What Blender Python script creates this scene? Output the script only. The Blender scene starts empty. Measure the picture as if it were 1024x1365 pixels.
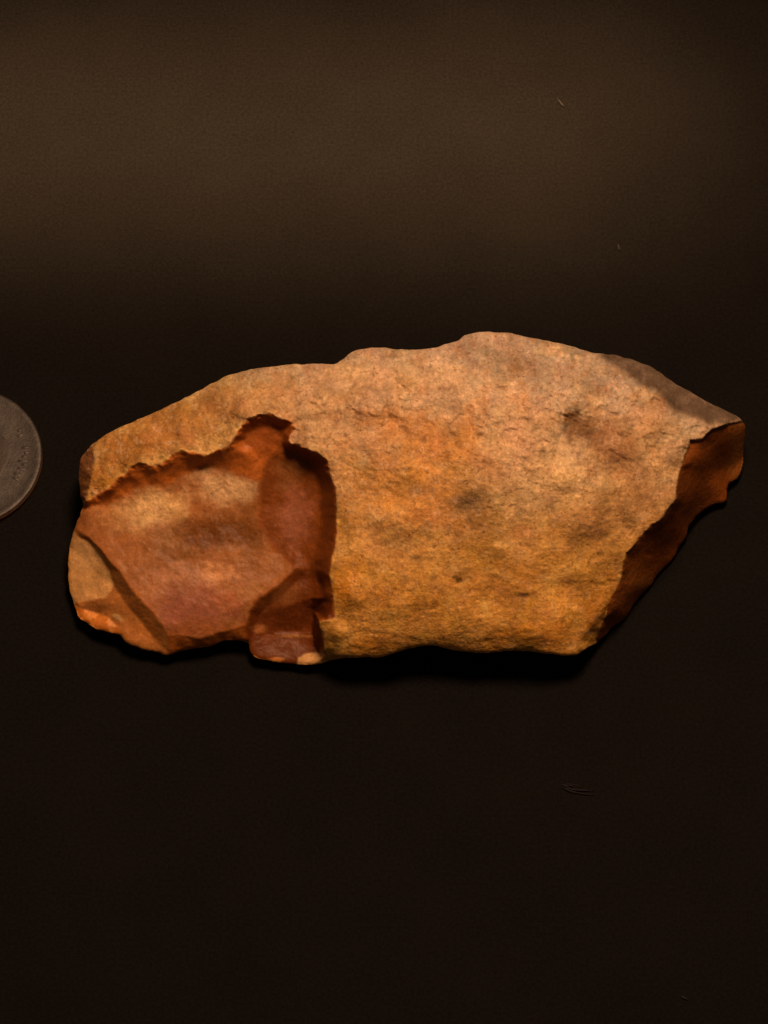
import bpy, bmesh, math, random
import numpy as np
from mathutils import Vector, geometry

random.seed(7)
scene = bpy.context.scene
col = scene.collection
rad = math.radians

# ------------------------------------------------------------------ camera
ELEV = rad(65)                       # camera looks down on the table top at 65 degrees
DIST = 0.60                          # metres from the stone
S = 0.125e-3                         # metres per unit of the stone's own drawing grid
AX = Vector((1, 0, 0))
AU = Vector((0, math.sin(ELEV), math.cos(ELEV)))
AN = Vector((0, -math.cos(ELEV), math.sin(ELEV)))
Z0 = 5.2e-3
CENTRE = Vector((0, 0, Z0))
cam_d = bpy.data.cameras.new('camera')
cam = bpy.data.objects.new('camera', cam_d); col.objects.link(cam)
cam.location = CENTRE + AN * DIST
cam.rotation_euler = (math.pi / 2 - ELEV, 0, 0)
cam_d.sensor_fit = 'HORIZONTAL'
cam_d.sensor_width = 36
cam_d.lens = 36 * DIST / (1024 * S)
cam_d.clip_start = 0.01
cam_d.clip_end = 20
scene.camera = cam

# ------------------------------------------------------------------ light
world = bpy.data.worlds.new('World'); scene.world = world
world.use_nodes = True
bg = world.node_tree.nodes['Background']
bg.inputs[0].default_value = (1.0, 0.62, 0.42, 1)
bg.inputs[1].default_value = 0.05


def aim(o, target):
    o.rotation_euler = (Vector(target) - o.location).to_track_quat('-Z', 'Y').to_euler()


key_d = bpy.data.lights.new('desk_lamp', 'AREA')
key_d.shape = 'DISK'; key_d.size = 0.12
key_d.energy = 2.15
key_d.color = (1.0, 0.57, 0.32)
key = bpy.data.objects.new('desk_lamp', key_d); col.objects.link(key)
key.location = (0.04, 0.09, 0.42)
aim(key, (0, 0, 0.01))

# added unseen light, narrowed to brighten a band of the card behind the stone
pool_d = bpy.data.lights.new('added_strip_light', 'AREA')
pool_d.shape = 'RECTANGLE'; pool_d.size = 0.24; pool_d.size_y = 0.02
pool_d.energy = 0.195
pool_d.color = (1.0, 0.57, 0.25)
pool_d.spread = rad(41)
pool = bpy.data.objects.new('added_strip_light', pool_d); col.objects.link(pool)
pool.location = (-0.068, 0.081, 0.115)
aim(pool, (-0.068, 0.078, 0))

vs = scene.view_settings
vs.view_transform = 'Standard'
try: vs.look = 'None'
except Exception: pass
vs.exposure = 0.0
vs.gamma = 1.0
vs.use_curve_mapping = False


# ------------------------------------------------------------------ helpers
def table_point(px, py, z=0.0):
    """Point of the table top (height z) seen at drawing position px, py."""
    d = AX * ((px - 512) * S) + AU * ((682.5 - py) * S) - AN * DIST
    t = (z - cam.location.z) / d.z
    return cam.location + d * t


def tag(o, label, cat=None, group=None, kind=None):
    if label: o['label'] = label
    if cat: o['category'] = cat
    if group: o['group'] = group
    if kind: o['kind'] = kind
    return o


def link(name, me, mat, parent=None):
    o = bpy.data.objects.new(name, me); col.objects.link(o)
    if mat: me.materials.append(mat)
    if parent: o.parent = parent
    return o


def smooth01(a, b, x):
    t = np.clip((x - a) / (b - a), 0, 1)
    return t * t * (3 - 2 * t)


def perlin(x, y, seed):
    rng = np.random.RandomState(seed)
    n = 256
    ang = rng.rand(n, n) * 2 * np.pi
    gx, gy = np.cos(ang), np.sin(ang)
    xi = np.floor(x).astype(int); yi = np.floor(y).astype(int)
    fx = x - xi; fy = y - yi
    def g(ix, iy, dx, dy):
        a = ix % n; b = iy % n
        return gx[a, b] * dx + gy[a, b] * dy
    u = fx ** 3 * (fx * (fx * 6 - 15) + 10)
    v = fy ** 3 * (fy * (fy * 6 - 15) + 10)
    n00 = g(xi, yi, fx, fy); n10 = g(xi + 1, yi, fx - 1, fy)
    n01 = g(xi, yi + 1, fx, fy - 1); n11 = g(xi + 1, yi + 1, fx - 1, fy - 1)
    return ((n00 * (1 - u) + n10 * u) * (1 - v) + (n01 * (1 - u) + n11 * u) * v) * 1.5


def fbm(x, y, wl, octaves, seed, gain=0.5):
    out = 0; a = 1.0; tot = 0
    for k in range(octaves):
        out = out + a * perlin(x / wl + 17.3 * k, y / wl + 5.1 * k, seed + k)
        tot += a; a *= gain; wl *= 0.5
    return out / tot


def blur(a, m, sig):
    """mask-normalised Gaussian blur"""
    r = int(3 * sig + 1)
    k = np.exp(-0.5 * (np.arange(-r, r + 1) / sig) ** 2); k /= k.sum()
    def conv(b):
        for ax in (0, 1):
            pad = [(0, 0), (0, 0)]; pad[ax] = (r, r)
            p = np.pad(b, pad)
            o = np.zeros_like(b)
            for i, w in enumerate(k):
                o += w * (p[i:i + b.shape[0], :] if ax == 0 else p[:, i:i + b.shape[1]])
            b = o
        return b
    return conv(a * m) / np.maximum(conv(m), 1e-6)


def window(line, mg):
    xs = [p[0] for p in line]; ys = [p[1] for p in line]
    i0 = max(0, int((min(xs) - mg - gu[0]) / STEP)); i1 = max(i0 + 1, int((max(xs) + mg - gu[0]) / STEP))
    j0 = max(0, int((min(ys) - mg - gv[0]) / STEP)); j1 = max(j0 + 1, int((max(ys) + mg - gv[0]) / STEP))
    return slice(j0, j1), slice(i0, i1)


def seg_dist(px, py, line, closed=False, full=False):
    if px.shape == U.shape and not full:
        sl = window(line, 70)
        D = np.full(px.shape, 999.0); X = px.copy(); Y = py.copy()
        D[sl], X[sl], Y[sl] = seg_dist(px[sl], py[sl], line, closed, True)
        return D, X, Y
    d = np.full(px.shape, 1e9)
    cx = np.zeros(px.shape); cy = np.zeros(px.shape)
    n = len(line)
    for i in range(n if closed else n - 1):
        x0, y0 = line[i][:2]; x1, y1 = line[(i + 1) % n][:2]
        dx, dy = x1 - x0, y1 - y0
        t = np.clip(((px - x0) * dx + (py - y0) * dy) / (dx * dx + dy * dy + 1e-9), 0, 1)
        qx = x0 + t * dx; qy = y0 + t * dy
        dd = np.hypot(px - qx, py - qy)
        m = dd < d
        d[m] = dd[m]; cx[m] = qx[m]; cy[m] = qy[m]
    return d, cx, cy


def inside(px, py, poly):
    c = np.zeros(px.shape, bool); n = len(poly)
    for i in range(n):
        x0, y0 = poly[i][:2]; x1, y1 = poly[(i + 1) % n][:2]
        if y0 == y1: continue
        hit = ((y0 > py) != (y1 > py)) & (px < (x1 - x0) * (py - y0) / (y1 - y0) + x0)
        c ^= hit
    return c


# ------------------------------------------------------------------ node material helpers
def new_mat(name):
    m = bpy.data.materials.new(name); m.use_nodes = True
    return m, m.node_tree.nodes, m.node_tree.links, m.node_tree.nodes['Principled BSDF']


def noise(nodes, links, scale, detail=4, rough=0.55, coord=None):
    n = nodes.new('ShaderNodeTexNoise')
    n.inputs['Scale'].default_value = scale
    n.inputs['Detail'].default_value = detail
    n.inputs['Roughness'].default_value = rough
    if coord: links.new(coord, n.inputs['Vector'])
    return n


# ------------------------------------------------------------------ table top
def table_material():
    m, N, L, P = new_mat('black_card')
    tc = N.new('ShaderNodeTexCoord')
    n1 = noise(N, L, 55, 5, 0.6, tc.outputs['Object'])
    n2 = noise(N, L, 1900, 4, 0.6, tc.outputs['Object'])
    n3 = noise(N, L, 420, 3, 0.6, tc.outputs['Object'])
    mx = N.new('ShaderNodeMath'); mx.operation = 'MULTIPLY_ADD'
    L.new(n1.outputs['Fac'], mx.inputs[0]); mx.inputs[1].default_value = 0.4
    L.new(n2.outputs['Fac'], mx.inputs[2])
    cr = N.new('ShaderNodeValToRGB')
    cr.color_ramp.elements[0].position = 0.50; cr.color_ramp.elements[0].color = (0.0031, 0.0028, 0.0027, 1)
    cr.color_ramp.elements[1].position = 0.92; cr.color_ramp.elements[1].color = (0.0071, 0.0064, 0.0062, 1)
    L.new(mx.outputs[0], cr.inputs[0])
    L.new(cr.outputs[0], P.inputs['Base Color'])
    P.inputs['Roughness'].default_value = 0.85
    P.inputs['Specular IOR Level'].default_value = 0.06
    b = N.new('ShaderNodeBump'); b.inputs['Strength'].default_value = 0.10; b.inputs['Distance'].default_value = 0.0003
    ad = N.new('ShaderNodeMath'); ad.operation = 'MULTIPLY_ADD'
    L.new(n3.outputs['Fac'], ad.inputs[0]); ad.inputs[1].default_value = 0.6
    L.new(n2.outputs['Fac'], ad.inputs[2])
    L.new(ad.outputs[0], b.inputs['Height'])
    L.new(b.outputs[0], P.inputs['Normal'])
    return m


def make_table():
    me = bpy.data.meshes.new('table_top')
    e = 1.2
    me.from_pydata([(-e, -e, 0), (e, -e, 0), (e, e, 0), (-e, e, 0), (-e, -e, -.02), (e, -e, -.02), (e, e, -.02), (-e, e, -.02)], [],
                   [(0, 1, 2, 3), (7, 6, 5, 4), (0, 4, 5, 1), (1, 5, 6, 2), (2, 6, 7, 3), (3, 7, 4, 0)])
    o = link('table_top', me, table_material())
    tag(o, 'matte black card surface under the stone and the coin', kind='structure')


make_table()

# ------------------------------------------------------------------ the stone
# drawing grid: u to the right, v down, h the height towards the viewer side
OUT = [(106,612,30),(105,637,27),(107,660,27),(112,674,40),(105,692,38),(98,708,36),(93,729,30),(91,752,27),(91,772,28),(94,791,33),(99,805,38),
 (104,823,45),(119,833,50),(131,840,54),(144,843,57),(161,846,60),(163,853,61),(174,860,62),(189,866,62),(207,868,62),(218,874,62),(230,872,62),
 (242,867,62),(267,864,60),(282,861,60),(295,855,61),(315,853,61),(332,856,60),(334,872,61),(344,878,62),(364,882,63),(387,885,64),(407,887,66),
 (424,885.5,66),(436,882,68),(457,877,70),(479,876.7,70),(508,876,70),(524,871,72),(538,867,72),(551,863,72),(565,860,74),(580,860,74),(592,864,72),
 (606,867,72),(640,871,70),(659,869,70),(684,867,70),(710,869,70),(732,872,68),(753,874,66),(768,873.7,62),(779,866,58),(794,857.5,56),(808,847,45),
 (814,837,40),(826,830,34),(838,819,28),(848,800,20),(864,784,10),(880,763,0),(898,745,-6),(905,730,-10),(916,714,-14),(918,700,-15),(932,685,-24),
 (947,674,-27),(968,669,-24),(969.5,655,-28),(970.5,643,-32),(979,641,-36),(988,632,-38),(991,611,-38),(992,588,-18),(994,570,-5),(990,560,4),
 (977,552,12),(955,541,16),(938,533,17),(923,524,17),(910,516.6,18),(895,508,19),(882,498,18),(869,489,20),(854,483,22),(839,478,24),(818,472.6,29),
 (795,471,34),(776,466,38),(757,460,40),(737,455,40),(718,452,40),(698,448.6,40),(680,443.7,38),(655,442,38),(634,442.7,38),(620,446,40),
 (612,453.7,42),(596,458.6,42),(580,463.4,42),(561,465.4,42),(534,465.8,42),(516,463.8,42),(499,463.4,42),(481,465.4,42),(469,469.3,42),
 (458,478,44),(448,485,45),(430,485,42),(390,485.5,40),(340,491,38),(300,502,36),(267,520,34),(236,535.6,33),(209,549,32),(170,565,32),
 (146,576.6,32),(123,592,32),(110,607,31)]
OUT = [(u, v, h + (-4 if v < 520 and u < 800 else 25 if v > 855 and 440 < u < 790 else 0)) for u, v, h in OUT]
OUT = [(u, v, h + (10 if u > 855 and 625 < v < 800 else 0)) for u, v, h in OUT]
LEFT = [(124,596,44),(127,612,52),(122,637,55),(117,655,53),(113.5,669,47)]
EUP = [(116,667,50),(123,664,52),(131,659,56),(144.5,650,62),(158,636,67),(169,630,70),(172,624,72),(182,618,74),(195,619,76),(207,622,77),
 (217,617,79),(228,608,82),(244,601,85),(260,604,86),(275,607,87),(290,600,89),(309,592,91),(317,575,93),(329,559,95),(346,553,96),(362,551,99),
 (374,558,102),(389,562,105),(394,569,106),(387,583,106),(385.5,588.5,106),(405,597,109),(421,603,111),(436,613,113),(438,628,114),(446,647,115),
 (448,663,115),(448,678,115),(449,700,115),(447.5,725,115),(443,740,114),(440,755,113),(439,768,112),(442,782,110),(444,801,106),(447,822,104),
 (436,826,103),(425,826,101),(428,840,97),(432,862,88),(434,874,76)]
WB1 = [(118,675,46),(144,673,50),(158,665,53),(178,652,56),(197,648,58),(220,650,60),(236,638,64),(256,628,67),(280,621,70),(305,628,71),(329,636,72),(345,642,73)]
SSC = [(322,587,82),(338,599,80),(354,607,81),(368,596,86),(381,590,92)]
SIN = [(335,570,84),(352,568,85),(374,572,90)]
RIDGE2 = [(312,597,85),(329,604,80),(345,614,73)]
WB2 = [(386,596,90),(404,607,88),(416,617,86),(423,632,85),(427,655,85),(427,685,85),(424,712,84),(419,735,82),(417,757,80),(427,780,84),(430,798,98)]
WB3 = [(420,815,66),(417,842,60),(421,862,61),(426,872,65)]
VAL = [(347,646,73),(346,665,71),(343,690,69),(352,708,70),(361,727,71),(380,745,74),(393,758,77)]
RK = [(393,758,77),(369,782,76),(346,797,75),(332,815,74),(328,833,72)]
F3 = [(399,771,72),(376,795,69),(355,808,66),(344,824,62),(339,842,59)]
SH = [(366,811,66),(380,808,69),(398,802,72),(414,797,76),(429,802,86)]
SHB = [(362,838,58),(380,842,56),(400,841,56),(415,836,60)]
G = [(100.5,704,39),(117,715.5,50),(133,731,58),(144.5,746.6,63),(160,762,68),(174,784,72),(189,801,75),(205,817,77),(217,833,78),(224.5,846,77)]
GB = [(106,716,38),(117,722,42),(134,742,46),(144,760,49),(152,781,53)]
GC = [(152,781,53),(166,803,57),(186,826,61),(202,846,63),(216,862,65)]
F5L = [(152,781,53),(140,796,52),(120,800,48),(102,804,41)]
F6U = [(109,812,44),(128,816,46),(145,823,52),(158,836,56)]
F1B = [(224.5,846,77),(245,847,75),(268,851,72),(290,844,72),(310,838,72),(328,833,72)]
CR = [(949,574,50),(938,584,53),(920,587,58),(915.7,600,60),(908,622,66),(904,643,70),(901,665,72),(893.5,676,75),(880,694,79),(860,709,83),
 (848.6,725,85),(835,739,86),(826,775,82),(815,797,78),(804,826,71),(796,851,60)]
DL = [(800,476,41),(826,491,47),(850,510,51),(870,521,53),(883,528,55),(897,544,57),(902,550,57),(919,555,55),(932,557,54),(947,564,51),(966,566,40)]
DB = [(806,474,33),(830,487,36),(855,505,37),(875,515,36),(888,522,34),(903,539,30),(922,549,32),(936,552,31),(950,558,30),(969,561,24)]
CS = [(960,590,32),(958,610,10),(955,630,-6)]
FREE = [(160,600,60),(200,580,62),(250,560,72),(300,540,72),(230,590,78),(300,570,86),(160,620,62),(350,520,74),(400,520,78),(400,550,98),(450,510,72),(500,500,72),(560,500,74),(600,490,70),
 (650,480,66),(700,490,74),(750,490,68),(800,510,68),(850,535,68),(880,550,64),(350,500,55),(450,535,92),(500,540,98),(560,540,100),(620,530,95),(680,530,94),
 (740,530,88),(800,545,84),(420,570,107),(470,600,113),(560,590,114),(660,600,112),(735,585,104),(770,566,90),(800,590,94),(850,600,88),(890,600,74),
 (470,700,118),(560,700,119),(660,700,116),(740,660,110),(770,700,105),(840,660,90),(870,650,83),(470,790,110),(560,790,112),(660,790,109),(760,790,96),(800,750,92),
 (455,845,92),(500,850,90),(560,845,90),(610,850,90),(660,850,90),(730,855,84),(770,855,74),(790,830,76),
 (150,700,58),(200,680,62),(260,660,66),(240,720,66),(300,700,67),(310,660,69),(200,740,68),(300,770,74),(250,800,77),(230,835,78),(310,815,75),(180,760,70),
 (395,640,80),(395,690,79),(400,730,79),(365,670,75),(410,775,73),(402,786,74),(384,797,70),(398,858,58),(362,860,57),(350,872,60),(375,874,61),(400,872,63),(420,874,66),
 (112,745,36),(125,765,42),(115,785,42),(170,840,60),(190,852,62),(120,823,50),(140,835,57),
 (932,612,54),(922,650,34),(940,640,14),(978,600,-8),(974,626,-28),(905,700,27),(880,735,29),(860,760,38),(843,785,50),(826,812,54),(980,568,16)]

# deeper hollow, flatter shoulder and lower face
def lower(line, k): return [(u, v, h - k) for u, v, h in line]
WB1 = lower(WB1, 2); SSC = lower(SSC, 4); SIN = lower(SIN, 4)
WB2 = [(u, v, h - 6) for u, v, h in WB2]
VAL = VAL[:1] + lower(VAL[1:-1], 3) + VAL[-1:]
def adjust(u, v, h):
    if v < 545 and u < 830: h += 2
    if v > 690 and u > 450: h += 3 + (8 if v > 780 else 0) + (9 if v > 830 else 0)
    if 360 < u < 415 and 630 < v < 735: h -= 7
    if 140 < u < 320 and 650 < v < 730: h -= 2
    return (u, v, h)
FREE = [adjust(*p) for p in FREE]

DB = lower(DB, -5)
GB = GB[:1] + [(u + 1, v - 2, h + 4) for u, v, h in GB[1:-1]] + GB[-1:]
STEP = 1.15
gu = np.arange(84, 1003, STEP); gv = np.arange(434, 896, STEP)
U, V = np.meshgrid(gu, gv)            # rows = v


def build_heights():
    pts = []; hs = []; idx = {}
    def add(p):
        k = (round(p[0], 2), round(p[1], 2))
        if k not in idx:
            idx[k] = len(pts); pts.append(Vector((k[0], k[1]))); hs.append(p[2])
        return idx[k]
    edges = []
    ids = [add(p) for p in OUT]
    edges += [(ids[i], ids[(i + 1) % len(ids)]) for i in range(len(ids))]
    for ln in (LEFT, EUP, WB1, SSC, SIN, RIDGE2, WB2, VAL, RK, F3, G, GB, GC, F5L, F6U, F1B, CR, DL, DB, CS, SH, SHB, WB3):
        i = [add(p) for p in ln]
        edges += list(zip(i[:-1], i[1:]))
    for p in FREE: add(p)
    r = geometry.delaunay_2d_cdt(pts, edges, [], 0, 1e-4)
    vo, fo, orig = r[0], r[2], r[3]
    hs = [40 + (h - 40) * 1.3 for h in hs]
    P = np.array([(v.x, v.y) for v in vo]); H = np.zeros(len(vo))
    IP = np.array([(p.x, p.y) for p in pts]); IH = np.array(hs)
    for i, o in enumerate(orig):
        if len(o): H[i] = hs[o[0]]
        else:
            d = np.hypot(*(IP - P[i]).T); j = np.argsort(d)[:3]
            H[i] = (IH[j] / d[j]).sum() / (1 / d[j]).sum()
            print('crossing near', P[i])
    out = np.full(U.shape, np.nan)
    for f in fo:
        a, b, c = f
        (x0, y0), (x1, y1), (x2, y2) = P[a], P[b], P[c]
        i0 = max(0, int((min(x0, x1, x2) - gu[0]) / STEP)); i1 = min(len(gu), int((max(x0, x1, x2) - gu[0]) / STEP) + 2)
        j0 = max(0, int((min(y0, y1, y2) - gv[0]) / STEP)); j1 = min(len(gv), int((max(y0, y1, y2) - gv[0]) / STEP) + 2)
        den = (y1 - y2) * (x0 - x2) + (x2 - x1) * (y0 - y2)
        if abs(den) < 1e-9: continue
        uu = U[j0:j1, i0:i1]; vv = V[j0:j1, i0:i1]
        l0 = ((y1 - y2) * (uu - x2) + (x2 - x1) * (vv - y2)) / den
        l1 = ((y2 - y0) * (uu - x2) + (x0 - x2) * (vv - y2)) / den
        l2 = 1 - l0 - l1
        m = (l0 >= -1e-6) & (l1 >= -1e-6) & (l2 >= -1e-6)
        out[j0:j1, i0:i1][m] = (l0 * H[a] + l1 * H[b] + l2 * H[c])[m]
    return out


def sample(a, u, v):
    x = np.clip((u - gu[0]) / STEP, 0, a.shape[1] - 1.001); y = np.clip((v - gv[0]) / STEP, 0, a.shape[0] - 1.001)
    i = x.astype(int); j = y.astype(int); fx = x - i; fy = y - j
    return (a[j, i] * (1 - fx) + a[j, i + 1] * fx) * (1 - fy) + (a[j + 1, i] * (1 - fx) + a[j + 1, i + 1] * fx) * fy


def ragged_outline():
    pts = []
    n = len(OUT)
    for i in range(n):
        x0, y0 = OUT[i][:2]; x1, y1 = OUT[(i + 1) % n][:2]
        k = max(1, int(math.hypot(x1 - x0, y1 - y0) / 3))
        for q in range(k):
            t = q / k
            pts.append((x0 + (x1 - x0) * t, y0 + (y1 - y0) * t))
    p = np.array(pts)
    # soften the corners of the drawn outline, then roughen it
    for _ in range(2):
        p = 0.25 * np.roll(p, 1, 0) + 0.5 * p + 0.25 * np.roll(p, -1, 0)
    p[:, 0] += 1.5 * fbm(p[:, 0], p[:, 1], 14, 2, 91)
    p[:, 1] += 1.5 * fbm(p[:, 0], p[:, 1], 14, 2, 95)
    return [tuple(q) for q in p]


SCAR = EUP + [(424,885),(407,887),(387,885),(364,882),(344,878),(334,872),(332,856),(315,853),(295,855),(282,861),(267,864),(242,867),(230,872),(218,874),(207,868),(189,866),(174,860),
              (163,853),(161,846),(144,843),(131,840),(119,833),(104,823),(99,805),(94,791),(91,772),(91,752),(93,729),(98,708),(105,692),(112,674)]
CPOLY = CR + [(794,862),(815,860),(860,810),(905,750),(940,690),(985,665),(1000,620),(1000,560),(966,566)]
DPOLY = DL + [(990,562),(994,556),(977,545),(955,535),(920,515),(880,485),(850,470),(800,462)]
F1P = WB1 + VAL + RK + list(reversed(F1B)) + list(reversed(G)) + [(105,692)]
F2P = [(347,646),(354,610),(386,592)] + EUP[25:38] + [(425,775),(393,758)] + list(reversed(VAL))
F3P = RK[::-1] + [(425,765),(444,800),(447,823),(425,826),(434,874),(424,890),(340,884),(328,858),(328,833)]
F4P = G + [(224,880),(160,870),(100,830),(95,806)] + list(reversed(F5L)) + list(reversed(GB))
F5P = [(98,704)] + GB + F5L[1:] + [(85,806),(85,720)]
F6P = F6U + [(165,850),(165,856),(130,850),(95,830),(100,806)]
SPOLY = EUP[16:25] + list(reversed(SSC))
LPOLY = LEFT + [(107,668),(98,660),(98,610),(115,592)]
TIP = [(398,876),(405,871),(420,869),(434,871),(436,885),(408,892),(397,887)]


def make_stone():
    H0 = build_heights()
    mask0 = ~np.isnan(H0)
    H0 = np.where(mask0, H0, 0)
    m = mask0.astype(float)
    wide = blur(H0, m, 8)
    # extend outwards so that warping never reads empty cells
    dO, xO, yO = seg_dist(U, V, OUT, True, True)
    nx = np.where(mask0, 0, (xO - U) / np.maximum(dO, 1e-3)); ny = np.where(mask0, 0, (yO - V) / np.maximum(dO, 1e-3))
    reach = np.minimum(dO, 22)
    hc = sample(H0, xO + 2.5 * nx, yO + 2.5 * ny); hm = sample(H0, xO + (2.5 + reach) * nx, yO + (2.5 + reach) * ny)
    Hx = np.where(mask0, H0, np.clip(2 * hc - hm, hc - 40, hc + 3))
    # ragged edges: shift the lookup near the broken rims
    dr = np.minimum(np.minimum(seg_dist(U, V, EUP)[0], seg_dist(U, V, DL)[0]), seg_dist(U, V, CR)[0])
    ds = np.minimum(seg_dist(U, V, G)[0], seg_dist(U, V, RK)[0])
    wr = (1 - smooth01(10, 30, dr))
    amp = (4.5 * wr + 1.0) * (1 - 0.65 * smooth01(820, 880, U) * smooth01(540, 600, V)) * (1 - .5 * smooth01(700, 800, U))
    amp = amp + 5.0 * smooth01(26, 8, seg_dist(U, V, WB1)[0]) * smooth01(5, 14, dr)
    amp = amp * smooth01(2, 14, ds) * (1 - .75 * smooth01(425, 435, U) * smooth01(625, 640, V) * smooth01(500, 480, U))
    Hw = sample(Hx, U + amp * fbm(U, V, 20, 4, 11, 0.68), V + amp * fbm(U, V, 20, 4, 31, 0.68))
    one = np.ones_like(Hw)
    b1 = blur(Hw, one, 0.9)
    b2 = blur(Hx, one, 9)
    dcr = np.minimum(dr, ds)
    for ln in (LEFT, SSC, F3, GB, GC, F5L, F6U, F1B, DB, SH, SHB, WB3):
        dcr = np.minimum(dcr, seg_dist(U, V, ln)[0])
    b15 = blur(Hw, one, 2.4)
    wb = smooth01(12, 40, dcr)
    ws = smooth01(2, 10, dcr)
    H = (b1 * (1 - ws) + b15 * ws) * (1 - wb) + b2 * wb
    # the broken right end is one smooth plane
    cpl = inside(U, V, CPOLY) & mask0
    bc = blur(Hw, (cpl | ~mask0).astype(float), 6.5)
    wc = cpl * smooth01(4, 16, seg_dist(U, V, CR)[0])
    H = H * (1 - wc) + bc * wc
    # zones
    wu = 4.0 * fbm(U, V, 22, 4, 51, 0.6); wv = 4.0 * fbm(U, V, 22, 4, 61, 0.6)
    Uw, Vw = U + wu, V + wv
    def zone(poly, soft=1.5, warp=True):
        a, b = (Uw, Vw) if warp else (U, V)
        sl = window(poly, 12)
        out = np.zeros(U.shape)
        d = seg_dist(a[sl], b[sl], poly, True, True)[0]
        out[sl] = smooth01(-soft, soft, np.where(inside(a[sl], b[sl], poly), d, -d))
        return out
    zs = zone(SCAR); zc = zone(CPOLY, 1.2); zd = zone(DPOLY, 7)
    cortex = (1 - zs) * (1 - zc) * (1 - zd)
    # relief
    th = rad(28); a = U * math.cos(th) + V * math.sin(th); b = -U * math.sin(th) + V * math.cos(th)
    streak = fbm(a / 3.2, b, 16, 4, 71, 0.62)
    up = smooth01(660, 520, V) * (.45 + .55 * smooth01(-.2, .25, fbm(U, V, 110, 2, 73) + .3 * smooth01(450, 650, U)))
    th2 = rad(-12); a2 = U * math.cos(th2) + V * math.sin(th2); b2_ = -U * math.sin(th2) + V * math.cos(th2)
    streak2 = fbm(a2 / 2.4, b2_, 18, 4, 75, 0.6)
    right = smooth01(480, 640, U)
    flake = (1 - 2.4 * np.abs(fbm((a + 2 * wu) / 3.0, b + 2 * wv, 13, 3, 79, 0.5))) * smooth01(-.25, .25, fbm(U, V, 70, 2, 78))
    # flaking crust: little overlapping ledges
    q = 3.2 * fbm((a + wu) / 2.6, b + wv, 34, 4, 76, 0.5) + 0.012 * (V - 400)
    scale = (q - np.floor(q)) * smooth01(-.15, .25, fbm(U, V, 90, 2, 77) + .25 * right * up)
    scale = blur(scale, np.ones_like(scale), 0.7)
    lump = 1 - 2.2 * np.abs(fbm(Uw, Vw * 1.4, 30, 4, 74, 0.5))
    big = fbm(U, V, 75, 2, 81)
    mid = fbm(U, V, 28, 4, 85, 0.48)
    rid = 1 - 2 * np.abs(fbm(Uw * 0.8, V * 1.2, 30, 4, 87, 0.55))
    H += cortex * (8.0 * big + (2.6 + 5.0 * up) * (1 - .55 * smooth01(650, 780, V)) * mid + 1.2 * rid + up * (5.2 * (streak * right + streak2 * (1 - right)) + 2.8 * flake + 0.5 * scale + 3.8 * lump) + 2.2 * fbm(U, V, 48, 2, 83) + 0.8 * fbm(U, V, 7, 3, 89, 0.65) * smooth01(-.3, .3, fbm(U, V, 50, 2, 90)))
    H += zs * (3.0 * fbm(U, V, 60, 2, 101) + 1.6 * fbm(U, V, 20, 4, 105, 0.55))
    # conchoidal ripples spreading over the fresh break
    rr_ = np.hypot(U - 330, V - 610)
    H += zs * 0.5 * np.sin(rr_ / 5.5 + 3 * fbm(U, V, 50, 2, 107)) * smooth01(-.1, .4, fbm(U, V, 60, 2, 108))
    H += zc * (1.6 * fbm(U, V, 70, 4, 111, 0.5))
    H += (1 - zs) * (1 - zd) * (1 - zc) * 24 * np.exp(-((U - 690) / 165) ** 2 - ((V - 610) / 105) ** 2)
    H += zd * (3.4 * fbm(U, V, 26, 4, 115, 0.6))
    wall = smooth01(12, 3, seg_dist(U, V, EUP)[0]) * zs
    hack = 1 - 2.2 * np.abs(fbm(U, V, 17, 4, 123, 0.55))
    H += wall * (2.6 - 1.6 * smooth01(425, 435, U)) * hack
    H += zs * 1.6 * hack * (np.exp(-((U - 200) / 50) ** 2 - ((V - 672) / 26) ** 2) + np.exp(-((U - 300) / 46) ** 2 - ((V - 648) / 20) ** 2))
    H += wall * (3.2 - 2.4 * smooth01(425, 435, U)) * fbm(U, V, 15, 4, 121, 0.6)
    # pits
    rng = np.random.RandomState(5)
    for _ in range(70):
        x = rng.uniform(130, 920); y = rng.uniform(455, 865); r = rng.uniform(2, 6); dpt = rng.uniform(.4, 1.3)
        e = ((U - x) / (r * rng.uniform(.8, 1.9))) ** 2 + ((V - y) / r) ** 2
        H -= cortex * dpt * np.exp(-e)
    for x, y, r, s_, dpt in ((612,775,6,4,4),(578,812,5,4,2),(697,795,9,4,3),(770,562,22,15,5),(640,585,9,6,3),(555,745,4,4,2),(430,555,30,4,3),(485,575,18,3,2.2),
                             (660,520,14,5,3.5),(690,545,10,5,3),(505,482,6,3,3),(560,520,9,3,2.4),(865,737,6,4,2.5),(625,672,16,10,2)):
        H -= dpt * np.exp(-((Uw - x) / r) ** 2 - ((Vw - y) / s_) ** 2)
    # two faint steps across the cortex (old fracture lips)
    for ln, dz in (([(575,482),(600,497),(612,515),(625,545)], 4.0), ([(440,852),(470,843),(495,841),(520,845),(548,852)], 1.0), ([(745,777),(775,775),(800,777),(822,772)], 1.6),
                   ([(392,560),(425,548),(470,552),(520,556)], 1.5)):
        d, qx, qy = seg_dist(Uw, Vw, ln)
        below = smooth01(-4, 4, Vw - qy)
        H -= dz * below * np.exp(-d / 14)
    ln = [(368,846),(395,847),(424,843)]
    d, qx, qy = seg_dist(U, V, ln)
    H += 0.8 * np.exp(-(d / 2.0) ** 2)

    # outline and mesh
    outline = ragged_outline()
    d, cx, cy = seg_dist(U, V, outline, True)
    ins = inside(U, V, outline)
    sd = np.where(ins, d, -d)
    PU, PV = U.copy(), V.copy()
    near_in = ins & (d < 0.4 * STEP)
    ins2 = ins & ~near_in
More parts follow.
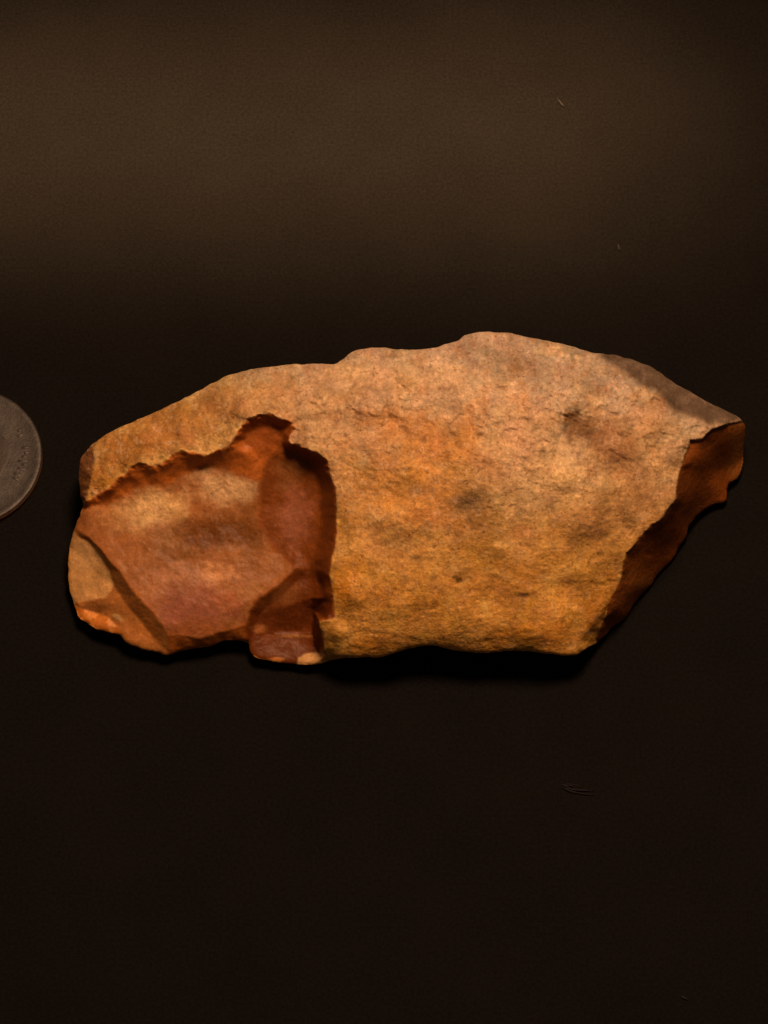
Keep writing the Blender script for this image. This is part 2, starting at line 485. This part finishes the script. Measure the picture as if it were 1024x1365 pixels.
    cell = ins2[:-1, :-1] | ins2[1:, :-1] | ins2[:-1, 1:] | ins2[1:, 1:]
    used = np.zeros(U.shape, bool)
    used[:-1, :-1] |= cell; used[1:, :-1] |= cell; used[:-1, 1:] |= cell; used[1:, 1:] |= cell
    edge = used & ~ins2
    PU[edge] = cx[edge]; PV[edge] = cy[edge]
    Hf = sample(H, PU, PV)
    # roll the rim over a little so the silhouette is not a knife edge
    rim = np.clip(sd, 0, None)
    roll = np.where(ins2, np.exp(-rim / 2.2), 1.0) * 3.5
    Hf = Hf - roll
    hg = -(682.5 - PV) * math.cos(ELEV) / math.sin(ELEV) - Z0 / (math.sin(ELEV) * S)
    Hf = np.maximum(Hf, hg + 3)
    # back side: from the rim down to the table
    op = np.array(OUT, float)
    num = np.zeros(U.shape); den = np.zeros(U.shape)
    for x, y, h in op:
        h = 40 + (h - 40) * 1.3
        w = 1 / ((PU - x) ** 2 + (PV - y) ** 2 + 30) ** 1.5
        num += w * h; den += w
    t = np.clip(rim / 95, 0, 1)
    Hb = num / den - 190 * np.sqrt(np.clip(1 - (1 - t) ** 2, 0, 1)) + 5 * fbm(PU, PV, 40, 3, 131)
    hg = -(682.5 - PV) * math.cos(ELEV) / math.sin(ELEV) - Z0 / (math.sin(ELEV) * S)
    Hb = np.maximum(Hb, hg + 0.6)
    Hb = np.minimum(Hb, Hf - 4)
    Hb[edge] = Hf[edge]

    idf = np.full(U.shape, -1); idf[used] = np.arange(used.sum())
    inner = used & ~edge
    idb = idf.copy(); nf = used.sum()
    idb[inner] = nf + np.arange(inner.sum())

    def to3d(u, v, h):
        f = (DIST - h * S) / DIST
        x = (u - 512) * S * f; y = (682.5 - v) * S * f; z = h * S
        P = np.stack([x, y * AU.y + z * AN.y, y * AU.z + z * AN.z + Z0], -1)
        return P
    co = np.concatenate([to3d(PU[used], PV[used], Hf[used]), to3d(PU[inner], PV[inner], Hb[inner])])
    print('lowest point of the stone (mm):', co[:, 2].min() * 1000)
    j, i = np.nonzero(cell)
    front = np.stack([idf[j, i], idf[j + 1, i], idf[j + 1, i + 1], idf[j, i + 1]], -1)
    back = np.stack([idb[j, i], idb[j, i + 1], idb[j + 1, i + 1], idb[j + 1, i]], -1)
    allin = inner[j, i] | inner[j + 1, i] | inner[j, i + 1] | inner[j + 1, i + 1]
    back = back[allin]
    faces = np.concatenate([front, back])
    me = bpy.data.meshes.new('chipped_stone')
    me.vertices.add(len(co)); me.vertices.foreach_set('co', co.astype(np.float32).ravel())
    me.loops.add(faces.size); me.loops.foreach_set('vertex_index', faces.astype(np.int32).ravel())
    me.polygons.add(len(faces)); me.polygons.foreach_set('loop_start', (np.arange(len(faces)) * 4).astype(np.int32))
    me.update(calc_edges=True); me.validate()
    me.shade_smooth()

    # ------------------------------------------------ mineral colours, with some shade and edge light painted in
    C = np.zeros(U.shape + (3,))
    def mix(w, c):
        w = np.clip(w, 0, 1)[..., None]
        C[:] = C * (1 - w) + np.array(c) * w
    def blob(x, y, rx, ry, c, k=1.0, ang=0, zonew=None, rough=0.85, wl=30, seed=201):
        ca, sa = math.cos(rad(ang)), math.sin(rad(ang))
        R_ = 1.8 * max(rx, ry) + 4
        sl = window([(x - R_, y - R_), (x + R_, y + R_)], 0)
        Us, Vs = U[sl], V[sl]
        dx, dy = Us - x, Vs - y
        e = np.hypot((dx * ca + dy * sa) / rx, (-dx * sa + dy * ca) / ry)
        e = e + rough * fbm(Us + x, Vs + y, wl, 5, seed, 0.66)
        w = k * smooth01(1.25, 0.35, e)
        if zonew is not None: w = w * zonew[sl]
        w = np.clip(w, 0, 1)[..., None]
        C[sl] = C[sl] * (1 - w) + np.array(c) * w
    C[:] = (0.50, 0.31, 0.145)
    n1 = fbm(U, V, 60, 5, 151, 0.6); n2 = fbm(U, V, 30, 5, 161, 0.65); n3 = fbm(a / 2.5, b, 20, 4, 171, 0.6)
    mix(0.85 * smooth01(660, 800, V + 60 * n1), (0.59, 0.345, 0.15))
    mix(0.9 * smooth01(600, 480, V + 70 * n1 - 0.12 * (U - 500)), (0.46, 0.36, 0.25)); mix(.7 * smooth01(540, 470, V + 40 * n1 - .1 * (U - 600)) * smooth01(520, 680, U), (0.40, 0.335, 0.255))
    mix(0.7 * smooth01(.05, .5, n2) * smooth01(560, 470, V) * smooth01(600, 720, U), (0.36, 0.27, 0.185))
    mix(0.55 * smooth01(0.05, 0.45, n1), (0.46, 0.235, 0.075))
    mix(0.6 * smooth01(0.05, 0.45, n2), (0.38, 0.19, 0.07))
    mix(0.7 * smooth01(0.08, 0.4, -n2), (0.64, 0.45, 0.26))
    n4 = fbm(U, V, 13, 4, 177, 0.6)
    mix(0.3 * smooth01(0.12, 0.45, n4), (0.34, 0.19, 0.085)); mix(0.3 * smooth01(0.12, 0.45, -n4), (0.62, 0.42, 0.23))
    mix(0.35 * smooth01(0.1, 0.4, n3) * up, (0.33, 0.21, 0.12))
    for args in ((585,592,95,40,(0.50,0.24,0.06),.8,5),(520,560,70,18,(0.44,0.21,0.06),.6,0),(545,650,95,45,(0.56,0.29,0.075),.8,0),(640,690,42,70,(0.38,0.235,0.10),.7,12),
                 (625,670,28,18,(0.21,0.13,0.075),.9,0),(558,655,22,10,(0.34,0.19,0.09),.6,0),(740,640,80,52,(0.64,0.47,0.28),.9,-30),(690,590,60,60,(0.62,0.42,0.24),.8,-20),(880,625,26,50,(0.62,0.44,0.26),.7,10),(600,500,80,20,(0.62,0.46,0.29),.6,12),(470,505,60,20,(0.60,0.43,0.26),.6,-5),
                 (775,566,34,28,(0.13,0.07,0.025),.95,0),(815,590,52,40,(0.30,0.16,0.065),.8,30),(800,700,70,40,(0.40,0.225,0.10),.6,0),(850,640,35,50,(0.46,0.27,0.13),.5,0),
                 (455,785,13,34,(0.62,0.30,0.05),.85,0),(470,760,25,20,(0.56,0.30,0.08),.6,0),(500,800,45,30,(0.46,0.24,0.10),.5,0),(500,860,70,14,(0.50,0.24,0.05),.6,0),
                 (720,842,75,22,(0.46,0.22,0.045),.7,0),(680,790,45,22,(0.36,0.19,0.08),.5,10),(650,860,60,10,(0.52,0.28,0.10),.5,0),(505,705,35,9,(0.38,0.20,0.09),.6,-18),
                 (560,690,40,20,(0.55,0.26,0.09),.6,0),(330,535,95,28,(0.46,0.265,0.115),.7,-12),(230,572,95,34,(0.36,0.18,0.062),.9,-25),(170,605,50,26,(0.36,0.165,0.048),.9,-30),(130,630,16,30,(0.36,0.16,0.05),.7,0),
                 (150,645,25,12,(0.58,0.29,0.07),.7,-35),(500,505,70,18,(0.60,0.40,0.22),.5,5),(590,510,45,14,(0.60,0.40,0.23),.5,20),(870,560,40,18,(0.52,0.34,0.18),.5,25),
                 (735,500,60,20,(0.34,0.25,0.165),.55,15),(680,470,50,16,(0.36,0.27,0.185),.5,0),(430,553,32,7,(0.26,0.15,0.065),.7,-10),(800,800,24,40,(0.44,0.22,0.065),.6,15)):
        blob(*args, zonew=cortex)
    for x, y, rx, ry, c, k in ((612,775,6,4,(.07,.05,.02),.9),(606,769,4,2,(.10,.07,.03),.8),(578,770,7,5,(.18,.12,.06),.6),(580,728,5,4,(.13,.07,.03),.8),(555,744,8,5,(.20,.13,.08),.6),
                               (556,655,6,4,(.22,.14,.08),.6),(697,794,8,4,(.12,.065,.065),.85),(712,790,6,4,(.20,.09,.05),.7),(800,737,6,5,(.16,.10,.05),.7),(785,750,2.5,3,(.16,.10,.05),.7),
                               (565,586,5,5,(.2,.11,.05),.7),(527,475,7,3,(.2,.14,.09),.7),(480,550,7,4,(.22,.09,.03),.7),(590,518,12,5,(.27,.15,.08),.6),(462,725,7,4,(.25,.15,.06),.6),
                               (705,560,7,6,(.24,.14,.07),.7),(724,604,6,12,(.30,.19,.11),.7),(640,580,5,5,(.25,.13,.06),.7),(832,680,9,5,(.3,.17,.09),.6),(668,632,8,8,(.27,.17,.08),.6)):
        blob(x, y, rx, ry, c, k, zonew=cortex, rough=.7, wl=9)
    for x, y, r in ((764,607,4.5),(713,549,3),(518,658,3),(480,602,3),(515,740,3),(661,725,3.5),(462,512,3.5),(573,556,3),(735,462,4),(748,472,3),(685,510,4),(770,476,5),(719,657,4),(735,650,3),(707,645,3),(750,665,2.5),(576,663,3.5)):
        blob(x, y, r * 1.3, r, (0.74, 0.55, 0.36), .85 if r > 4.2 else .45, zonew=cortex, rough=.9, wl=7)
    blob(707, 804, 7, 6, (0.58, 0.33, 0.075), .8, zonew=cortex)
    # right broken end, upper right facet, left facet
    mix(zc, (0.20, 0.062, 0.012)); blob(985, 600, 14, 45, (0.19, 0.08, 0.025), .8, zonew=zc); blob(850, 790, 30, 40, (0.25, 0.10, 0.03), .6, zonew=zc)  # dark red break, part of its shade painted into the colour
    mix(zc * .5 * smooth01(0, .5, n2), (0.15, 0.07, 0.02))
    mix(zd, (0.135, 0.097, 0.066)); mix(zd * .7 * smooth01(0, .4, n4), (0.085, 0.058, 0.036)); mix(zd * .8 * smooth01(.0, .35, -n2), (0.22, 0.16, 0.115))  # grey facet darkened further, its dimness painted in
    zl = zone(LPOLY, 2); mix(zl, (0.22, 0.095, 0.05))
    # scar
    mix(zs, (0.40, 0.135, 0.026))
    zS = zone(SPOLY, 2); mix(zS * zs, (0.30, 0.095, 0.02))
    z1 = zone(F1P, 6); mix(z1 * zs, (0.33, 0.145, 0.055))
    mix(z1 * zs * .5 * smooth01(.05, .5, n2), (0.27, 0.12, 0.04))
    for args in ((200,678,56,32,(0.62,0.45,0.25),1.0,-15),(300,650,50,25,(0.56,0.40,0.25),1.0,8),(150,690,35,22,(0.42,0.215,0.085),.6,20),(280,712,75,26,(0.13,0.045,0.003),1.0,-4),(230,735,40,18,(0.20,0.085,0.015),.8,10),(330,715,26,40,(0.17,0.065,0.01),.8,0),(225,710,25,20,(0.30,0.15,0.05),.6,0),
                 (330,745,40,20,(0.30,0.135,0.042),.6,20),(245,770,60,26,(0.36,0.19,0.12),.75,10),(255,812,75,36,(0.30,0.115,0.085),.9,-10),(290,765,28,20,(0.60,0.32,0.17),.9,20),(305,800,20,20,(0.40,0.15,0.075),.6,0),
                 (335,785,22,14,(0.44,0.24,0.115),.6,-35),(260,840,50,12,(0.27,0.095,0.03),.7,0),(235,690,12,9,(0.42,0.25,0.1),.5,0)):
        blob(*args, zonew=zs * z1, rough=.8)
    z2 = zone(F2P, 6); mix(z2 * zs, (0.19, 0.06, 0.012)); blob(395, 690, 26, 48, (0.29, 0.12, 0.075), .85, zonew=z2 * zs); blob(385, 630, 22, 22, (0.25, 0.12, 0.045), .6, zonew=z2 * zs)  # reddish facet, darkened with some painted shade of the hollow
    z3 = zone(F3P, 5); mix(z3 * zs, (0.13, 0.036, 0.005)); blob(395, 848, 30, 2.4, (0.34, 0.17, 0.06), .8, zonew=z3, rough=.25)  # deep red facet, the hollow's shade painted in as darker colour
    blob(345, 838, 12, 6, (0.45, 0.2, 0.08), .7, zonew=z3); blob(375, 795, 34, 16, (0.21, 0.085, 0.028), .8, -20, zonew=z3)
    z4 = zone(F4P, 2); mix(z4 * zs, (0.37, 0.165, 0.05)); blob(185, 845, 30, 14, (0.40, 0.165, 0.04), .7, zonew=z4)
    z5 = zone(F5P, 2); mix(z5 * zs, (0.54, 0.34, 0.16)); blob(115, 740, 20, 22, (0.66, 0.45, 0.24), .8, zonew=z5)
    blob(146, 771, 6, 16, (0.6, 0.42, 0.2), .7, -25, zonew=z5); blob(120, 812, 28, 9, (0.19, 0.085, 0.025), .8, zonew=z4)
    blob(158, 823, 9, 3.5, (0.55, 0.40, 0.2), .8, 30, zonew=zs)
    z6 = zone(F6P, 2); mix(z6 * zs, (0.46, 0.17, 0.03)); mix(z6 * zs * smooth01(-.1, .35, fbm(U, V, 16, 3, 187)), (0.66, 0.30, 0.08))
    zt = zone(TIP, 2); mix(zt, (0.62, 0.40, 0.2)); blob(367, 879, 12, 4, (0.58, 0.26, 0.07), .8, zonew=zs)  # paler tip: light falling on it is painted in
    # worn lips along the broken rim, paler with the caught light painted in
    dl = seg_dist(Uw, Vw, EUP)[0]
    mix(.8 * (1 - zs) * smooth01(6, 1, dl) * smooth01(-.15, .3, fbm(U, V, 22, 3, 181)), (0.74, 0.48, 0.22))
    dc = seg_dist(Uw, Vw, CR)[0]
    mix(.6 * cortex * smooth01(8, 1, dc) * smooth01(720, 640, V), (0.62, 0.43, 0.25))
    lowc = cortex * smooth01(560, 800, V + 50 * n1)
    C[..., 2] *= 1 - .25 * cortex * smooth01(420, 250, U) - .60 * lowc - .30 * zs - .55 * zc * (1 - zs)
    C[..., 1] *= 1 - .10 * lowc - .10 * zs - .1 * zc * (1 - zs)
    # sharper edged stains and rubbed pale grains on the crust
    n5 = fbm(Uw, Vw, 24, 6, 221, 0.72); n6 = fbm(Uw, Vw, 17, 6, 231, 0.74); n7 = fbm(U, V, 9, 4, 241, 0.7)
    mix(cortex * .30 * smooth01(.10, .20, n5), (0.33, 0.165, 0.06))
    mix(cortex * .28 * smooth01(.12, .22, n6) * (.5 + .5 * smooth01(760, 640, V)), (0.68, 0.50, 0.31))
    mix(cortex * .55 * smooth01(.34, .42, n7), (0.20, 0.10, 0.04))
    mix(zs * z1 * .35 * smooth01(.10, .2, n5), (0.22, 0.08, 0.02)); mix(zs * z1 * .14 * smooth01(.14, .24, n6), (0.52, 0.32, 0.16))
    # uneven staining of the crust and of the fresh breaks
    mott = 0.42 * fbm(U, V, 46, 5, 203, 0.66) + 0.20 * fbm(Uw, Vw, 12, 4, 207, 0.7)
    C *= np.clip(1 + cortex * mott * 1.25 + zs * mott * 0.75 + zc * mott + zd * mott, .35, 1.8)[..., None]
    C[..., 1] *= 1 + .10 * cortex * fbm(U, V, 40, 3, 209)
    # fine grain
    gr = fbm(U, V, 7, 3, 191, 0.7)
    C *= (1 + 0.30 * gr * (0.4 + 0.6 * cortex))[..., None]
    fine = fbm(U, V, 4.2, 2, 193, 0.7)
    C = np.clip(C * (1 + .22 * fine * cortex)[..., None], 0.004, 0.9)
    rough = np.clip(0.72 - 0.20 * zs, .3, 1)
    cf = np.ones((len(co), 4), np.float32)
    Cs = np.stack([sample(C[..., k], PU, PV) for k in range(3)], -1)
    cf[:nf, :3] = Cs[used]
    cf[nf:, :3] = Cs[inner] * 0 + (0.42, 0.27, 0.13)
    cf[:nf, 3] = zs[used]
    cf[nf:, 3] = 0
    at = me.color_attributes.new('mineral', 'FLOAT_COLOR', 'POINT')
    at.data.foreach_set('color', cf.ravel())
    # the thing stands where its lowest point touches the table
    o = link('chipped_stone', me, stone_material())
    tag(o, 'chipped orange and tan flint stone with a large reddish broken hollow at its left end', 'stone')
    return o


def stone_material():
    m, N, L, P = new_mat('patinated_flint')
    tc = N.new('ShaderNodeTexCoord')
    at = N.new('ShaderNodeAttribute'); at.attribute_name = 'mineral'
    n1 = noise(N, L, 900, 6, 0.65, tc.outputs['Object'])
    n2 = noise(N, L, 2600, 5, 0.65, tc.outputs['Object'])
    n3 = noise(N, L, 260, 6, 0.6, tc.outputs['Object'])
    ramp = N.new('ShaderNodeMapRange'); L.new(n1.outputs['Fac'], ramp.inputs[0])
    ramp.inputs[1].default_value = .25; ramp.inputs[2].default_value = .75; ramp.inputs[3].default_value = .86; ramp.inputs[4].default_value = 1.13
    r2 = N.new('ShaderNodeMapRange'); L.new(n3.outputs['Fac'], r2.inputs[0])
    r2.inputs[1].default_value = .25; r2.inputs[2].default_value = .75; r2.inputs[3].default_value = .86; r2.inputs[4].default_value = 1.13
    r3 = N.new('ShaderNodeMapRange'); L.new(n2.outputs['Fac'], r3.inputs[0])
    r3.inputs[1].default_value = .3; r3.inputs[2].default_value = .7; r3.inputs[3].default_value = .8; r3.inputs[4].default_value = 1.2
    m0 = N.new('ShaderNodeMath'); m0.operation = 'MULTIPLY'; L.new(ramp.outputs[0], m0.inputs[0]); L.new(r3.outputs[0], m0.inputs[1])
    mu = N.new('ShaderNodeMath'); mu.operation = 'MULTIPLY'; L.new(m0.outputs[0], mu.inputs[0]); L.new(r2.outputs[0], mu.inputs[1])
    vm = N.new('ShaderNodeVectorMath'); vm.operation = 'SCALE'
    L.new(at.outputs['Color'], vm.inputs[0]); L.new(mu.outputs[0], vm.inputs['Scale'])
    # open pores in the crust
    po = noise(N, L, 1500, 3, 0.6, tc.outputs['Object'])
    pr = N.new('ShaderNodeMapRange'); L.new(po.outputs['Fac'], pr.inputs[0])
    pr.inputs[1].default_value = .60; pr.inputs[2].default_value = .68; pr.inputs[3].default_value = 0; pr.inputs[4].default_value = .55
    pc = N.new('ShaderNodeMath'); pc.operation = 'SUBTRACT'; pc.inputs[0].default_value = 1; L.new(at.outputs['Alpha'], pc.inputs[1])
    pf = N.new('ShaderNodeMath'); pf.operation = 'MULTIPLY'; L.new(pr.outputs[0], pf.inputs[0]); L.new(pc.outputs[0], pf.inputs[1])
    pm = N.new('ShaderNodeMix'); pm.data_type = 'RGBA'; L.new(pf.outputs[0], pm.inputs['Factor'])
    L.new(vm.outputs[0], pm.inputs[6]); pm.inputs[7].default_value = (.16, .075, .025, 1)
    L.new(pm.outputs[2], P.inputs['Base Color'])
    rr = N.new('ShaderNodeMapRange'); L.new(at.outputs['Alpha'], rr.inputs[0])
    rr.inputs[3].default_value = .6; rr.inputs[4].default_value = .46
    L.new(rr.outputs[0], P.inputs['Roughness'])
    P.inputs['Specular IOR Level'].default_value = .22
    P.inputs['Subsurface Weight'].default_value = .15
    P.inputs['Subsurface Radius'].default_value = (1.0, .38, .12)
    P.inputs['Subsurface Scale'].default_value = .0005
    bs = N.new('ShaderNodeMapRange'); L.new(at.outputs['Alpha'], bs.inputs[0])
    bs.inputs[3].default_value = .55; bs.inputs[4].default_value = .20
    ad = N.new('ShaderNodeMath'); ad.operation = 'MULTIPLY_ADD'
    L.new(n2.outputs['Fac'], ad.inputs[0]); ad.inputs[1].default_value = .45; L.new(n1.outputs['Fac'], ad.inputs[2])
    b = N.new('ShaderNodeBump'); b.inputs['Distance'].default_value = .0005
    L.new(bs.outputs[0], b.inputs['Strength']); L.new(ad.outputs[0], b.inputs['Height']); L.new(b.outputs[0], P.inputs['Normal'])
    return m


make_stone()


# ------------------------------------------------------------------ the coin
def coin_material(name, c0, c1, metal, rough):
    m, N, L, P = new_mat(name)
    tc = N.new('ShaderNodeTexCoord')
    n1 = noise(N, L, 500, 6, 0.65, tc.outputs['Object']); n2 = noise(N, L, 2200, 5, 0.6, tc.outputs['Object'])
    cr = N.new('ShaderNodeValToRGB')
    cr.color_ramp.elements[0].position = .35; cr.color_ramp.elements[0].color = c0 + (1,)
    cr.color_ramp.elements[1].position = .68; cr.color_ramp.elements[1].color = c1 + (1,)
    L.new(n1.outputs['Fac'], cr.inputs[0]); L.new(cr.outputs[0], P.inputs['Base Color'])
    P.inputs['Metallic'].default_value = metal; P.inputs['Roughness'].default_value = rough
    b = N.new('ShaderNodeBump'); b.inputs['Distance'].default_value = .00012; b.inputs['Strength'].default_value = .5
    L.new(n2.outputs['Fac'], b.inputs['Height']); L.new(b.outputs[0], P.inputs['Normal'])
    return m


def lathe(bm, prof, seg):
    rings = []
    for r, z in prof:
        rings.append([bm.verts.new((r * math.cos(2 * math.pi * k / seg), r * math.sin(2 * math.pi * k / seg), z)) for k in range(seg)] if r > 0 else [bm.verts.new((0, 0, z))])
    for A, B in zip(rings[:-1], rings[1:]):
        for k in range(seg):
            a0, a1 = A[k % len(A)], A[(k + 1) % len(A)]; b0, b1 = B[k % len(B)], B[(k + 1) % len(B)]
            vs_ = []
            for v in (a0, a1, b1, b0):
                if v not in vs_: vs_.append(v)
            if len(vs_) > 2: bm.faces.new(vs_)


def make_coin():
    R = 13.0e-3; T = 1.75e-3
    p = table_point(56, 608, T)
    root = bpy.data.objects.new('coin', None); col.objects.link(root)
    root.location = (p.x - R, p.y, 0); root.empty_display_size = .005
    tag(root, 'worn grey silver coin lying flat left of the stone, cut by the photo edge', 'coin')
    metal = coin_material('worn_cupronickel', (.018, .0168, .0155), (.046, .0435, .041), .3, .5)
    dark = coin_material('tarnished_cupronickel', (.015, .0125, .0105), (.033, .028, .024), .3, .55)
    bright = coin_material('rubbed_cupronickel', (.03, .027, .025), (.075, .068, .062), .35, .5)
    copper = coin_material('copper_core', (.24, .10, .04), (.40, .18, .08), .7, .45)
    def mesh(name, fn, mat, parent):
        bm = bmesh.new(); fn(bm)
        bmesh.ops.recalc_face_normals(bm, faces=bm.faces)
        me = bpy.data.meshes.new(name); bm.to_mesh(me); bm.free(); me.shade_smooth()
        return link(name, me, mat, parent)
    mesh('core', lambda bm: lathe(bm, [(0, 0), (R - .25e-3, 0), (R - .02e-3, .22e-3), (R - .02e-3, T - .3e-3), (R - .4e-3, T - .25e-3), (0, T - .3e-3)], 160), copper, root)
    face = mesh('face', lambda bm: lathe(bm, [(R - .06e-3, T - .45e-3), (R, T - .35e-3), (R - .03e-3, T - .22e-3), (R - .25e-3, T - .08e-3), (R - .6e-3, T - .06e-3), (R - 1.0e-3, T - .10e-3), (R - 1.5e-3, T - .18e-3),
                                           (R - 2.5e-3, T - .2e-3), (.42 * R, T - .21e-3), (0, T - .2e-3)], 160), metal, root)
    # worn centre design: a low raised field with a soft irregular rim
    def medal(bm):
        n = 96; rng = [1 + .05 * math.sin(3 * k * 2 * math.pi / n + 1) + .03 * math.sin(7 * k * 2 * math.pi / n) for k in range(n)]
        prof = [(7.3e-3, T - .23e-3), (7.1e-3, T - .17e-3), (6.8e-3, T - .15e-3), (6.3e-3, T - .165e-3), (5.6e-3, T - .17e-3), (0, T - .15e-3)]
        rings = []
        for r, z in prof[:-1]:
            rings.append([bm.verts.new((r * rng[k] * math.cos(2 * math.pi * k / n), r * rng[k] * math.sin(2 * math.pi * k / n), z)) for k in range(n)])
        c = bm.verts.new((0, 0, prof[-1][1]))
        for A, B in zip(rings[:-1], rings[1:]):
            for k in range(n): bm.faces.new((A[k], A[(k + 1) % n], B[(k + 1) % n], B[k]))
        for k in range(n): bm.faces.new((rings[-1][k], rings[-1][(k + 1) % n], c))
    mesh('centre_relief', medal, dark, root)
    # worn raised strokes between the centre and the rim, rubbed past reading
    rnd = random.Random(3)
    def stroke(bm, ang, r, length, width, turn):
        ca, sa = math.cos(ang), math.sin(ang)
        tx = math.cos(ang + turn), math.sin(ang + turn)
        nx = -tx[1], tx[0]
        cx_, cy_ = r * ca, r * sa
        h0, h1 = T - .24e-3, T - .10e-3
        lo, hi = [], []
        for s_, q in ((-1, -1), (1, -1), (1, 1), (-1, 1)):
            lo.append(bm.verts.new((cx_ + tx[0] * s_ * length / 2 + nx[0] * q * width / 2, cy_ + tx[1] * s_ * length / 2 + nx[1] * q * width / 2, h0)))
        for s_, q in ((-1, -1), (1, -1), (1, 1), (-1, 1)):
            hi.append(bm.verts.new((cx_ + tx[0] * s_ * length * .42 + nx[0] * q * width * .25, cy_ + tx[1] * s_ * length * .42 + nx[1] * q * width * .25, h1 + rnd.uniform(-.03, .02) * 1e-3)))
        bm.faces.new(hi)
        for k in range(4): bm.faces.new((lo[k], lo[(k + 1) % 4], hi[(k + 1) % 4], hi[k]))
    for k in (5, 6, 7, 8, 10):
        a = rad(-72 + 10 * k) + rnd.uniform(-.04, .04)
        def fn(bm, a=a):
            for q in range(2):
                stroke(bm, a + (q - .5) * .085 + rnd.uniform(-.008, .008), 9.9e-3 + rnd.uniform(-.5, .5) * 1e-3, rnd.uniform(.9, 1.9) * 1e-3, .55e-3, rnd.choice((0, .12, -.1)))
        mesh('worn_character', fn, bright, face)


make_coin()


# ------------------------------------------------------------------ lint and dust on the card
def speck_material(name, c):
    m, N, L, P = new_mat(name)
    n = noise(N, L, 3000, 3)
    cr = N.new('ShaderNodeValToRGB')
    cr.color_ramp.elements[0].color = tuple(x * .6 for x in c) + (1,); cr.color_ramp.elements[1].color = c + (1,)
    L.new(n.outputs['Fac'], cr.inputs[0]); L.new(cr.outputs[0], P.inputs['Base Color'])
    P.inputs['Roughness'].default_value = .9
    return m


def tube(bm, pts, r0, r1, seg=6):
    rings = []
    for i, p in enumerate(pts):
        t = i / (len(pts) - 1)
        d = (pts[min(i + 1, len(pts) - 1)] - pts[max(i - 1, 0)]).normalized()
        a = d.cross(Vector((0, 0, 1))).normalized(); b = a.cross(d)
        r = (r0 + (r1 - r0) * t) * (0.35 + 0.65 * math.sin(math.pi * min(max(t, .03), .97)) ** .5)
        rings.append([bm.verts.new(p + (a * math.cos(2 * math.pi * k / seg) + b * math.sin(2 * math.pi * k / seg)) * r) for k in range(seg)])
    for A, B in zip(rings[:-1], rings[1:]):
        for k in range(seg): bm.faces.new((A[k], A[(k + 1) % seg], B[(k + 1) % seg], B[k]))
    bm.faces.new(rings[0][::-1]); bm.faces.new(rings[-1])


def fibre(name, label, cat, pix, r0, r1, mat):
    bm = bmesh.new()
    tube(bm, [table_point(x, y, z * 1e-3) for x, y, z in pix], r0, r1)
    bmesh.ops.recalc_face_normals(bm, faces=bm.faces)
    me = bpy.data.meshes.new(name); bm.to_mesh(me); bm.free(); me.shade_smooth()
    return tag(link(name, me, mat), label, cat)


lint_m = speck_material('faded_lint', (.0062, .0044, .0056))
dust_m = speck_material('pale_dust', (.0085, .0075, .0065))
def lint():
    bm = bmesh.new(); rnd = random.Random(11)
    for k in range(9):
        x0 = 752 + rnd.uniform(-4, 8); L_ = rnd.uniform(14, 60) if k < 4 else rnd.uniform(10, 22); y0 = 1048 + rnd.uniform(-4, 4)
        tube(bm, [table_point(x0 + L_ * t, y0 + 0.2 * L_ * t + 2.0 * math.sin(3 * t + k), (.12 + .25 * math.sin(math.pi * t)) * 1e-3) for t in (0, .25, .5, .75, 1)], .10e-3, .06e-3, 5)
    bmesh.ops.recalc_face_normals(bm, faces=bm.faces)
    me = bpy.data.meshes.new('lint_tuft'); bm.to_mesh(me); bm.free(); me.shade_smooth()
    tag(link('lint_tuft', me, lint_m), 'faint purplish wisp of lint on the black card below the stone', 'lint')


lint()
fibre('dust_speck', 'tiny pale dust speck at upper right of the black card', 'dust', [(743, 131, .1), (746, 135, .2), (749, 139, .25), (752, 142, .1)], .16e-3, .26e-3, dust_m)
fibre('dust_speck', 'tiny pale upright dust speck above the right half of the stone', 'dust', [(824, 326, .1), (825, 329, .25), (825, 332, .2), (827, 334, .1)], .2e-3, .16e-3, dust_m)
fibre('dust_speck', 'very faint dust speck near the bottom right corner', 'dust', [(908, 1328, .1), (911, 1330, .2), (914, 1331, .2), (917, 1333, .1)], .22e-3, .18e-3, lint_m)
